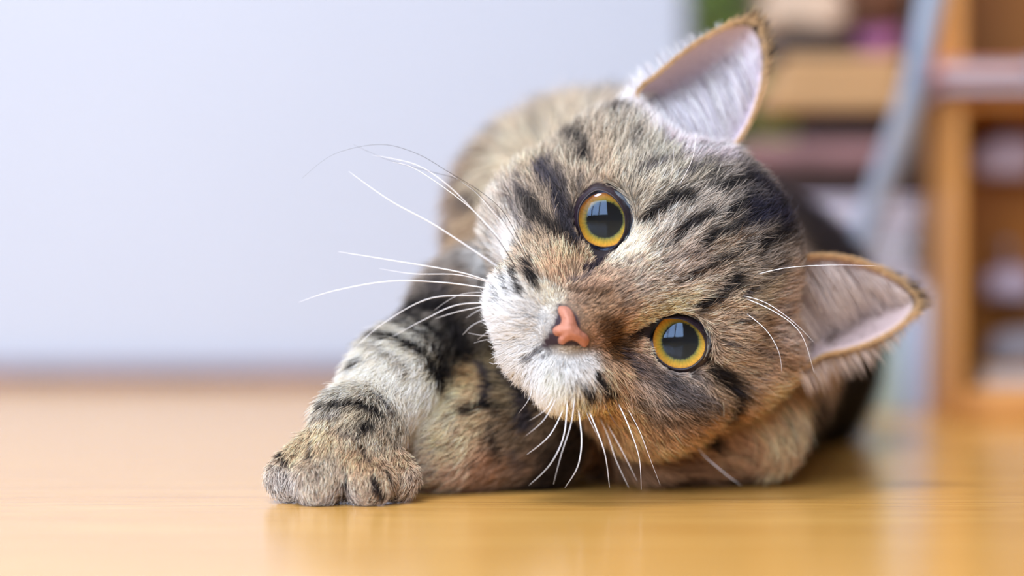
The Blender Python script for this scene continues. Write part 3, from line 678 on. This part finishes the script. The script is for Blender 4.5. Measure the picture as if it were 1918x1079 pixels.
# ------------------------------------------------------------------ nose leather
gx = np.arange(1030, 1108, 1.0); gy = np.arange(568, 656, 1.0)
G2 = np.array([(a, b) for b in gy for a in gx]); NS = spline(NOSE, 4, True)
ins = inpoly(G2, NS) ; dd = polydist(G2, NS)
surfd = {}
V = []; Fc = []; ids = {}
def nose_depth(x, y):
    h_ = hit(x, y, bvh); return h_[0][1] if h_ is not None else 0.69
for a in range(len(G2)):
    if ins[a]:
        base = nose_depth(*G2[a]); bul = 0.0024*(1-math.exp(-dd[a]/5.5))
        ids[(int(G2[a][0]), int(G2[a][1]))] = len(V); V.append(np.array(px(G2[a][0], G2[a][1], base+0.0004-bul))-ORG)
for (a, b), i in list(ids.items()):
    q = [ids.get((a, b)), ids.get((a, b+1)), ids.get((a+1, b+1)), ids.get((a+1, b))]
    if None not in q: Fc.append(q)
adj = {}
for q in Fc:
    for i in q: adj.setdefault(i, set()).update(q)
seen = set(); bestc = set()
for i in adj:
    if i in seen: continue
    st = [i]; cmp_ = {i}
    while st:
        k = st.pop()
        for j in adj[k]-cmp_: cmp_.add(j); st.append(j)
    seen |= cmp_
    if len(cmp_) > len(bestc): bestc = cmp_
rm = {o_: n_ for n_, o_ in enumerate(sorted(bestc))}
V = [V[i] for i in sorted(bestc)]; Fc = [[rm[i] for i in q] for q in Fc if q[0] in bestc]
M_nose = mat('nose_leather', (188, 126, 104), 0.55, noise=0.12, scale=900, spec=0.4, bump=0.35)
no = mesh('nose', V, Fc, M_nose, cat)
so = no.modifiers.new('smooth', 'SMOOTH'); so.iterations = 2
so = no.modifiers.new('solid', 'SOLIDIFY'); so.thickness = 0.001; so.offset = 0

# ------------------------------------------------------------------ whiskers
M_wh = mat('whisker_white', (250, 250, 255), 0.35, spec=0.5); M_wd = mat('whisker_dark', (50, 44, 46), 0.4, spec=0.5)
def whisker(pts, org, sc, r=0.00016, dark=False, tipd=-6, rootfirst=False):
    ymax = 0.74 if (org[0] == 1200 or pts[0][0] == 1230) else 0.712
    P = [(org[0]+a/sc, org[1]+b/sc) for a, b in pts]
    if not rootfirst: P = P[::-1]          # root first
    h_ = hit(P[0][0], P[0][1], bvhA); Yr = min(h_[0][1] if h_ is not None else 0.70, ymax)
    S = spline(P, 6); n = len(S); V = []; Fc = []
    for i, q in enumerate(S):
        t = i/(n-1); Y = Yr+0.0015*(1-t)-0.004*math.sin(t*math.pi)+tipd*MM*t
        c = np.array(px(q[0], q[1], Y))
        nxt = S[min(i+1, n-1)]-S[max(i-1, 0)]; d = np.array([nxt[0], 0, -nxt[1]]); d /= np.linalg.norm(d)+1e-9
        s1 = np.cross(d, [0, 1, 0]); rr = r*(1-0.85*t**1.3)
        for a in range(5):
            V.append(c+rr*(s1*math.cos(a*1.2566)+np.array([0, 1, 0])*math.sin(a*1.2566))-ORG)
    for i in range(n-1):
        for a in range(5): Fc.append((i*5+a, i*5+(a+1) % 5, (i+1)*5+(a+1) % 5, (i+1)*5+a))
    mesh('whisker', V, Fc, M_wd if dark else M_wh, cat)
A8 = ((540, 240), 2.346)
for p, r in (([(45,765),(200,715),(450,672),(700,680),(925,712)], .2), ([(220,543),(450,580),(750,632),(930,690)], .22), ([(400,617),(550,640),(750,645),(925,690)], .15), ([(265,190),(450,320),(650,430),(930,615)], .24),
          ([(260,1000),(400,870),(600,755),(780,735),(940,746)], .18), ([(460,915),(600,840),(750,775),(945,770)], .17), ([(645,838),(750,805),(935,768)], .15), ([(780,835),(850,795),(945,778)], .1), ([(765,910),(820,860),(950,810)], .1),
          ([(460,150),(560,180),(750,310),(880,430),(985,560)], .2), ([(370,118),(560,160),(700,250),(820,370),(950,520)], .2), ([(700,195),(820,280),(900,370),(990,470),(1060,570)], .13), ([(830,930),(870,900),(950,840)], .08), ([(790,900),(860,912),(960,915)], .09), ([(815,945),(870,930),(960,920)], .08), ([(640,800),(760,730),(930,722)], .08), ([(845,870),(890,850),(960,800)], .08)):
    whisker(p, *A8, r=r*MM*1.0)
for p, r in (([(285,72),(440,140),(620,190),(770,240),(930,390),(1030,550),(1082,640)], .11), ([(60,220),(200,115),(400,72),(560,110),(700,190),(860,290),(960,390),(1060,590)], .09), ([(750,300),(850,410),(930,500),(1015,640)], .13)):
    whisker(p, *A8, r=r*MM, dark=True)
A6 = ((900, 600), 2.524)
for p, r in (([(230,780),(330,680),(395,540),(412,340)], .18), ([(345,775),(380,640),(430,480),(447,330)], .14), ([(400,790),(460,690),(478,560),(458,390)], .22), ([(610,790),(590,640),(550,520),(500,400)], .24), ([(700,790),(640,660),(600,540),(550,430)], .24),
          ([(760,800),(750,650),(700,500),(640,370)], .24), ([(740,760),(660,600),(575,450)], .2), ([(220,635),(330,540),(405,390)], .18), ([(215,545),(300,470),(368,350)], .13), ([(230,475),(310,420),(356,340)], .11), ([(180,440),(230,370),(250,290)], .1),
          ([(850,780),(800,650),(750,520),(680,390)], .11), ([(1230,780),(1150,720),(1040,620),(1020,540)], .2), ([(210,340),(235,300),(240,270)], .08), ([(260,400),(300,350),(330,310)], .08), ([(560,560),(520,480),(490,410)], .1), ([(240,400),(290,380),(340,330)], .08)):
    whisker(p, *A6, r=r*MM, tipd=-2)
whisker([(690,560),(620,460),(570,360)], *A6, r=.12*MM, dark=True)
A7 = ((1200, 250), 2.4)
for p, r in (([(1060,595),(850,592),(650,605),(480,645)], .12), ([(780,940),(690,850),(560,760),(420,720)], .11), ([(780,1075),(720,900),(600,800),(430,725)], .15), ([(635,1075),(620,980),(560,880),(450,790)], .11), ([(250,0),(230,120),(160,260)], .12), ([(150,60),(140,180),(120,240)], .09)):
    whisker(p, *A7, r=r*MM, tipd=-8)
whisker([(300, 20), (290, 130), (230, 250)], *A7, r=.08*MM, dark=True)

#BACKGROUND
# ------------------------------------------------------------------ wooden shelf unit at the right
M_oak = mat('oak_side', (206, 148, 84), 0.45, noise=0.15, scale=8, stretch=(6, 6, 1), col2=(186, 126, 62))
M_oak2 = mat('oak_back', (138, 84, 20), 0.5, noise=0.2, scale=8, stretch=(6, 6, 1), col2=(130, 76, 14))
M_whit = mat('white_edge', (226, 214, 226), 0.5)
def X(x, Y): return (x-959)/F*Y
def Z(y, Y): return CH-(y-HOR)/F*Y
sh = empty('shelf_unit', (X(1790, 1.06)+0.06, 1.10, 0), 'honey coloured wooden shelf unit at the right edge, papers and pouches on its shelves', 'shelf')
xl = X(1788, 1.06)
box('side_panel', (xl, 1.06, 0), (xl+0.005, 1.135, 0.62), M_oak, sh)
box('side_panel', (xl+0.24, 1.06, 0), (xl+0.252, 1.15, 0.62), M_oak, sh)
box('back_panel', (xl+0.005, 1.127, 0), (xl+0.24, 1.133, 0.62), M_oak2, sh)
box('bottom_board', (xl+0.005, 1.065, 0), (xl+0.24, 1.127, Z(728, 1.065)), M_oak, sh)
box('shelf_board', (xl+0.005, 1.062, Z(186, 1.06)-0.004), (xl+0.24, 1.127, Z(176, 1.06)), M_oak, sh)
box('shelf_board', (xl+0.005, 1.062, 0.30), (xl+0.24, 1.127, 0.308), M_oak, sh)
box('top_board', (xl, 1.06, 0.62), (xl+0.252, 1.15, 0.63), M_oak, sh)
# things on its shelves
zt = Z(176, 1.06)
def bk(name, lo, hi, cover, pages, label, cat_='book', group=None, rot=0, vertical=False):
    """a book: two boards and a spine around a page block"""
    lo = Vector(lo); hi = Vector(hi); c = ((lo.x+hi.x)/2, (lo.y+hi.y)/2, lo.z)
    e = empty(name, c, label, cat_, group); t = 0.0013
    if vertical:
        box('cover', (lo.x, lo.y, lo.z), (lo.x+t, hi.y, hi.z), cover, e, bev=0.0004); box('cover', (hi.x-t, lo.y, lo.z), (hi.x, hi.y, hi.z), cover, e, bev=0.0004)
        box('spine', (lo.x, lo.y-t, lo.z), (hi.x, lo.y+0.0003, hi.z), cover, e, bev=0.0006)
        box('page_block', (lo.x+t, lo.y+0.0004, lo.z+0.002), (hi.x-t, hi.y-0.002, hi.z-0.002), pages, e, bev=0)
    else:
        box('cover', (lo.x, lo.y, lo.z), (hi.x, hi.y, lo.z+t), cover, e, bev=0.0004); box('cover', (lo.x, lo.y, hi.z-t), (hi.x, hi.y, hi.z), cover, e, bev=0.0004)
        box('spine', (lo.x-t, lo.y, lo.z), (lo.x+0.0003, hi.y, hi.z), cover, e, bev=0.0006)
        box('page_block', (lo.x+0.0004, lo.y+0.002, lo.z+t), (hi.x-0.002, hi.y-0.002, hi.z-t), pages, e, bev=0)
    e.rotation_euler.z = rot
    return e
M_page = mat('paper', (190, 184, 188), 0.8); M_pink = mat('pink_cover', (196, 132, 126), 0.6)
M_lil = mat('lilac_cover', (168, 154, 170), 0.6); M_sage = mat('sage_cover', (172, 192, 186), 0.6); M_blu = mat('blue_grey_cover', (150, 166, 200), 0.6)
M_pale = mat('pale_cover', (178, 182, 196), 0.6); M_navy = mat('navy_cover', (22, 24, 44), 0.6); M_mauve = mat('mauve_cloth', (150, 112, 112), 0.9, noise=0.25, scale=30)
M_dk = mat('dark_brown_card', (44, 28, 24), 0.8); M_tan = mat('tan_wood', (190, 150, 104), 0.6, noise=0.15, scale=10, stretch=(1, 1, 6)); M_lav = mat('lavender_paper', (204, 196, 220), 0.7)
M_beige = mat('beige_cloth', (196, 172, 150), 0.95, noise=0.2, scale=40, bump=0.4); M_plum = mat('plum_cloth', (176, 110, 150), 0.9, noise=0.2, scale=60, bump=0.4)
M_grey = mat('grey_cloth', (132, 128, 136), 0.9, noise=0.2, scale=60, bump=0.3); M_dkbr = mat('brown_cloth', (96, 60, 40), 0.95, noise=0.3, scale=40, bump=0.4)
bk('magazine', (xl-0.005, 1.045, zt), (xl+0.20, 1.125, zt+0.006), M_lil, M_page, 'lilac magazine lying on the upper shelf under the pink-edged ones', 'magazine', rot=0)
bk('magazine', (xl-0.010, 1.040, zt+0.006), (xl+0.03, 1.12, zt+0.013), M_pink, M_page, 'small pink booklet on the left end of the shelf papers', 'booklet')
bk('magazine', (xl+0.033, 1.045, zt+0.006), (xl+0.21, 1.125, zt+0.015), M_pale, M_page, 'pale white magazine topmost on the upper shelf', 'magazine')
def pouch(name, c, r, m, label, cat_, seed=0, squash=1.0, parent=None):
    """soft crumpled bundle"""
    rr = np.random.default_rng(seed); bm = bmesh.new(); bmesh.ops.create_icosphere(bm, subdivisions=4, radius=1)
    ph = rr.random((6, 3))*6; fq = rr.normal(0, 3.2, (6, 3))
    for v in bm.verts:
        p = np.array(v.co); p = np.sign(p)*np.abs(p)**0.8
        d = sum(math.sin(float(fq[i]@p)+ph[i, 0]) for i in range(6))*0.035
        q = p*(1+d); v.co = Vector((q[0]*r[0], q[1]*r[1], max(q[2], -0.8)*r[2]+0.8*r[2]))
    me = bpy.data.meshes.new(name); bm.to_mesh(me); bm.free(); me.shade_smooth()
    o = link(name, me, m); o.location = c
    return tag(o, label, cat_)
zb = Z(728, 1.065)
bk('book', (xl+0.016, 1.075, zb), (xl+0.075, 1.13, zb+0.009), M_tan, M_page, 'orange tan book flat on the bottom board of the shelf unit')
pouch('crumpled_bag', (xl+0.036, 1.09, zb+0.0092), (0.017, 0.012, 0.009), M_grey, 'crumpled pale grey bag on the lowest shelf board', 'bag', 3)
tag(box('card_box', (xl+0.05, 1.085, zb+0.0092), (xl+0.07, 1.12, zb+0.031), M_sage, bev=0.001), 'small greenish card box beside the grey bag on the lowest board', 'box')
# two small hooks-and-pouch sets hanging on the back panel
for zz, r_, lab in ((Z(330, 1.1), (0.015, 0.010, 0.011), 'pale mauve pouch hanging high inside the shelf unit'), (Z(560, 1.1), (0.012, 0.010, 0.008), 'smaller mauve pouch hanging low inside the shelf unit')):
    e = empty('hanging_pouch', (xl+0.034, 1.112, zz), lab, 'pouch')
    o = pouch('bag', (0, 0, 0), r_, M_lil, None, None, 5 if r_[0] > .013 else 6); o.parent = e
    o = box('loop', (xl+0.0335, 1.111, zz+r_[2]*1.6), (xl+0.0345, 1.113, zz+r_[2]*1.6+0.012), M_lil, e, bev=0.0003)
    o = box('hook', (xl+0.032, 1.112, zz+r_[2]*1.6+0.010), (xl+0.036, 1.1275, zz+r_[2]*1.6+0.013), M_grey, e, bev=0.0006)
# ------------------------------------------------------------------ pile between wall and shelf unit
Yp = 1.13
def bx(x0, x1): return X(x0, Yp), X(x1, Yp)
edges = [1420, 1452, 1488, 1512, 1552, 1580, 1618, 1650, 1690, 1716, 1752]
mats = [M_mauve, M_lil, M_grey, M_sage, M_pale, M_blu, M_sage, M_sage, M_blu, M_pale]
nms = ['mauve', 'lilac', 'grey', 'sage green', 'white', 'slate blue', 'pale green', 'mint grey', 'blue grey', 'whitish blue']
hts = [520, 528, 524, 532, 526, 530, 522, 528, 524, 520]
for i, m_ in enumerate(mats):
    if i < 4: continue                     # the photograph shows none of these, they would stand wholly behind the cat
    a, b_ = bx(edges[i], edges[i+1])
    bk('book', (a+0.0002, Yp+0.002, 0), (b_-0.0002, Yp+0.07, Z(540, Yp)-(0.0005*((i*7) % 3))), m_, M_page, f'{nms[i]} book standing upright in the row at the bottom of the pile', group='books standing under the pile', vertical=True)
def flat(name, x0, x1, ya, yb, m, label, cat_, dy=0.0, rot=0, bev=0.002, d=0.075):
    a, b_ = bx(x0, x1)
    return tag(box(name, (a, Yp+dy, Z(yb, Yp)), (b_, Yp+dy+d, Z(ya, Yp)-0.0001), m, rot=rot, bev=bev), label, cat_)
zlow = Z(540, Yp)
ys = [540, 505, 470, 440, 408, 372]
for i, (m_, nm) in enumerate(((M_lav, 'lavender'), (M_grey, 'grey'), (M_pale, 'whitish'), (M_lil, 'lilac'), (M_lav, 'pale violet'))):
    a, b_ = bx(1425+6*i, 1728-((i*13) % 17))
    bk('magazine', (a, Yp+0.001*((i*5) % 4), Z(ys[i], Yp)+0.0001), (b_, Yp+0.07, Z(ys[i+1], Yp)), m_, M_page, f'{nm} magazine ' + ('lying flat directly on the upright books', 'lying flat, second above the upright books', 'in the middle of the flat magazines', 'just below the topmost flat magazine', 'topmost of the flat ones, under the dark brown box')[i], 'magazine', 'magazines lying flat in the pile')
flat('card_box', 1430, 1735, 316, 372, M_dk, 'dark brown card box under the folded mauve cloth in the pile', 'box')
pc = flat('folded_cloth', 1390, 1712, 262, 316, M_mauve, 'folded dusty mauve cloth lying on the dark card box', 'cloth', bev=0.006)
flat('card_box', 1520, 1700, 208, 262, M_dk, 'flat black-brown filler for the dark gap between mauve cloth and tan wooden box', 'box')  # solid dark block put in for the shaded gap in the pile
wb = empty('wooden_box', (X(1570, Yp), Yp+0.035, Z(208, Yp)), 'rounded tan wooden box with a closed lid, high in the pile', 'box')
a, b_ = bx(1438, 1698)
box('base', (a, Yp-0.004, Z(208, Yp)), (b_, Yp+0.07, Z(150, Yp)), M_tan, wb, bev=0.008, seg=4)
box('lid', (a+0.006, Yp-0.004, Z(150, Yp)), (b_, Yp+0.07, Z(104, Yp)), M_tan, wb, bev=0.007, seg=4)
a, b_ = bx(1456, 1600)
bk('book', (a, Yp, Z(104, Yp)+0.0002), (b_, Yp+0.06, Z(66, Yp)), M_navy, M_dk, 'thick dark navy book on the tan wooden box')
pouch('cloth_bundle', (X(1655, Yp), Yp+0.03, Z(104, Yp)), (0.0125, 0.02, 0.0125), M_plum, 'crumpled plum pink cloth beside the navy book', 'cloth', 8)
pouch('cloth_bundle', (X(1525, Yp), Yp+0.03, Z(66, Yp)), (0.024, 0.03, 0.0135), M_beige, 'beige white soft cloth bundle on the navy book', 'cloth', 9)
pouch('cloth_bundle', (X(1640, Yp), Yp+0.03, Z(38, Yp)-0.001), (0.02, 0.03, 0.012), M_dkbr, 'brown cloth bundle on top of the plum cloth', 'cloth', 10)
pouch('cloth_bundle', (X(1560, Yp), Yp+0.035, Z(-24, Yp)-0.001), (0.034, 0.03, 0.012), M_beige, 'light beige cloth topmost on the pile', 'cloth', 11)
# leaning strap of clear bluish plastic
def strap():
    P = [(1768, -90, 1.036), (1744, 10, 1.040), (1722, 110, 1.045), (1692, 230, 1.062), (1652, 350, 1.080), (1614, 450, 1.09), (1578, 560, 1.105), (1550, 660, 1.115), (1530, 770, 1.12)]
    S = spline(P, 6); V = []; Fc = []; n = len(S)
    for i, q in enumerate(S):
        c = px(q[0], q[1], q[2]); c.z = max(c.z, 0.0007); wd = 0.0052+0.0016*(i/(n-1))+0.0008*math.sin(i*0.35)
        for sx, sy in ((-1, -1), (1, -1), (1, 1), (-1, 1)):
            V.append((c.x+sx*wd, c.y+sy*0.0007+0.002*sx*math.sin(i*0.3), c.z))
    for i in range(n-1):
        for a in range(4): Fc.append((i*4+a, i*4+(a+1) % 4, (i+1)*4+(a+1) % 4, (i+1)*4+a))
    Fc.append((3, 2, 1, 0)); k = (n-1)*4; Fc.append((k, k+1, k+2, k+3))
    m = mat('blue_plastic', (122, 156, 192), 0.3, noise=0.25, scale=18, col2=(176, 176, 184), spec=0.5)
    o = mesh('strap', V, Fc, m); tag(o, 'pale blue plastic strap hanging diagonally in front of the pile', 'strap')
strap()
# ------------------------------------------------------------------ potted plant behind
Yl = 1.72
pl = empty('potted_plant', (X(1370, Yl), Yl, 0), 'green leafy plant in a pot beyond the end of the white wall', 'plant')
V, Fc = lathe_z([(0.0001, 0.0), (0.034, 0), (0.044, 0.062), (0.048, 0.064), (0.048, 0.076), (0.043, 0.076), (0.041, 0.066), (0.0001, 0.064)], 32)
mesh('pot', V, Fc, mat('terracotta', (140, 84, 60), 0.8, noise=0.15, scale=40), pl)
M_leaf = mat('leaf_green', (186, 222, 100), 0.5, noise=0.2, scale=40); M_leaf2 = mat('leaf_teal', (50, 140, 110), 0.5, noise=0.2, scale=40); M_stem = mat('stem', (90, 110, 60), 0.6)
rp = random.Random(3)
for i in range(34):
    zt_ = 0.10+0.20*(i/33); up = zt_ > 0.175
    ang = rp.uniform(0, 6.28); rad_ = rp.uniform(0.012, 0.045); Lf = rp.uniform(0.045, 0.065); Wf = Lf*0.34
    root = Vector((rad_*math.cos(ang)*0.3, rad_*math.sin(ang)*0.3, zt_-0.03)); dirv = Vector((math.cos(ang), math.sin(ang), rp.uniform(-0.1, 0.7))).normalized()
    side = dirv.cross(Vector((0, 0, 1))).normalized(); nrm = side.cross(dirv); V = []; Fc = []; nn = 8
    for j in range(nn+1):
        t = j/nn; wl = Wf*math.sin(math.pi*min(1, t*0.97+0.02))**0.8
        c = root+dirv*(Lf*t)-Vector((0, 0, 1))*(0.02*t*t)
        for s_ in (-1, 0, 1): V.append(c+side*(s_*wl)+nrm*(0.15*wl*abs(s_)))
    for j in range(nn):
        for s_ in (0, 1): Fc.append((j*3+s_, j*3+s_+1, (j+1)*3+s_+1, (j+1)*3+s_))
    o = mesh('leaf', V, Fc, M_leaf if up else M_leaf2, pl); sm = o.modifiers.new('solid', 'SOLIDIFY'); sm.thickness = 0.0006
for i in range(4):
    a = i*1.6; V = []; Fc = []
    for j in range(7):
        t = j/6; c = Vector((0.006*math.cos(a)*(1+t), 0.006*math.sin(a)*(1+t), 0.064+0.22*t))
        for s_ in range(6): V.append(c+Vector((0.0018*math.cos(s_*1.047), 0.0018*math.sin(s_*1.047), 0)))
    for j in range(6):
        for s_ in range(6): Fc.append((j*6+s_, j*6+(s_+1) % 6, (j+1)*6+(s_+1) % 6, (j+1)*6+s_))
    mesh('stem', V, Fc, M_stem, pl)
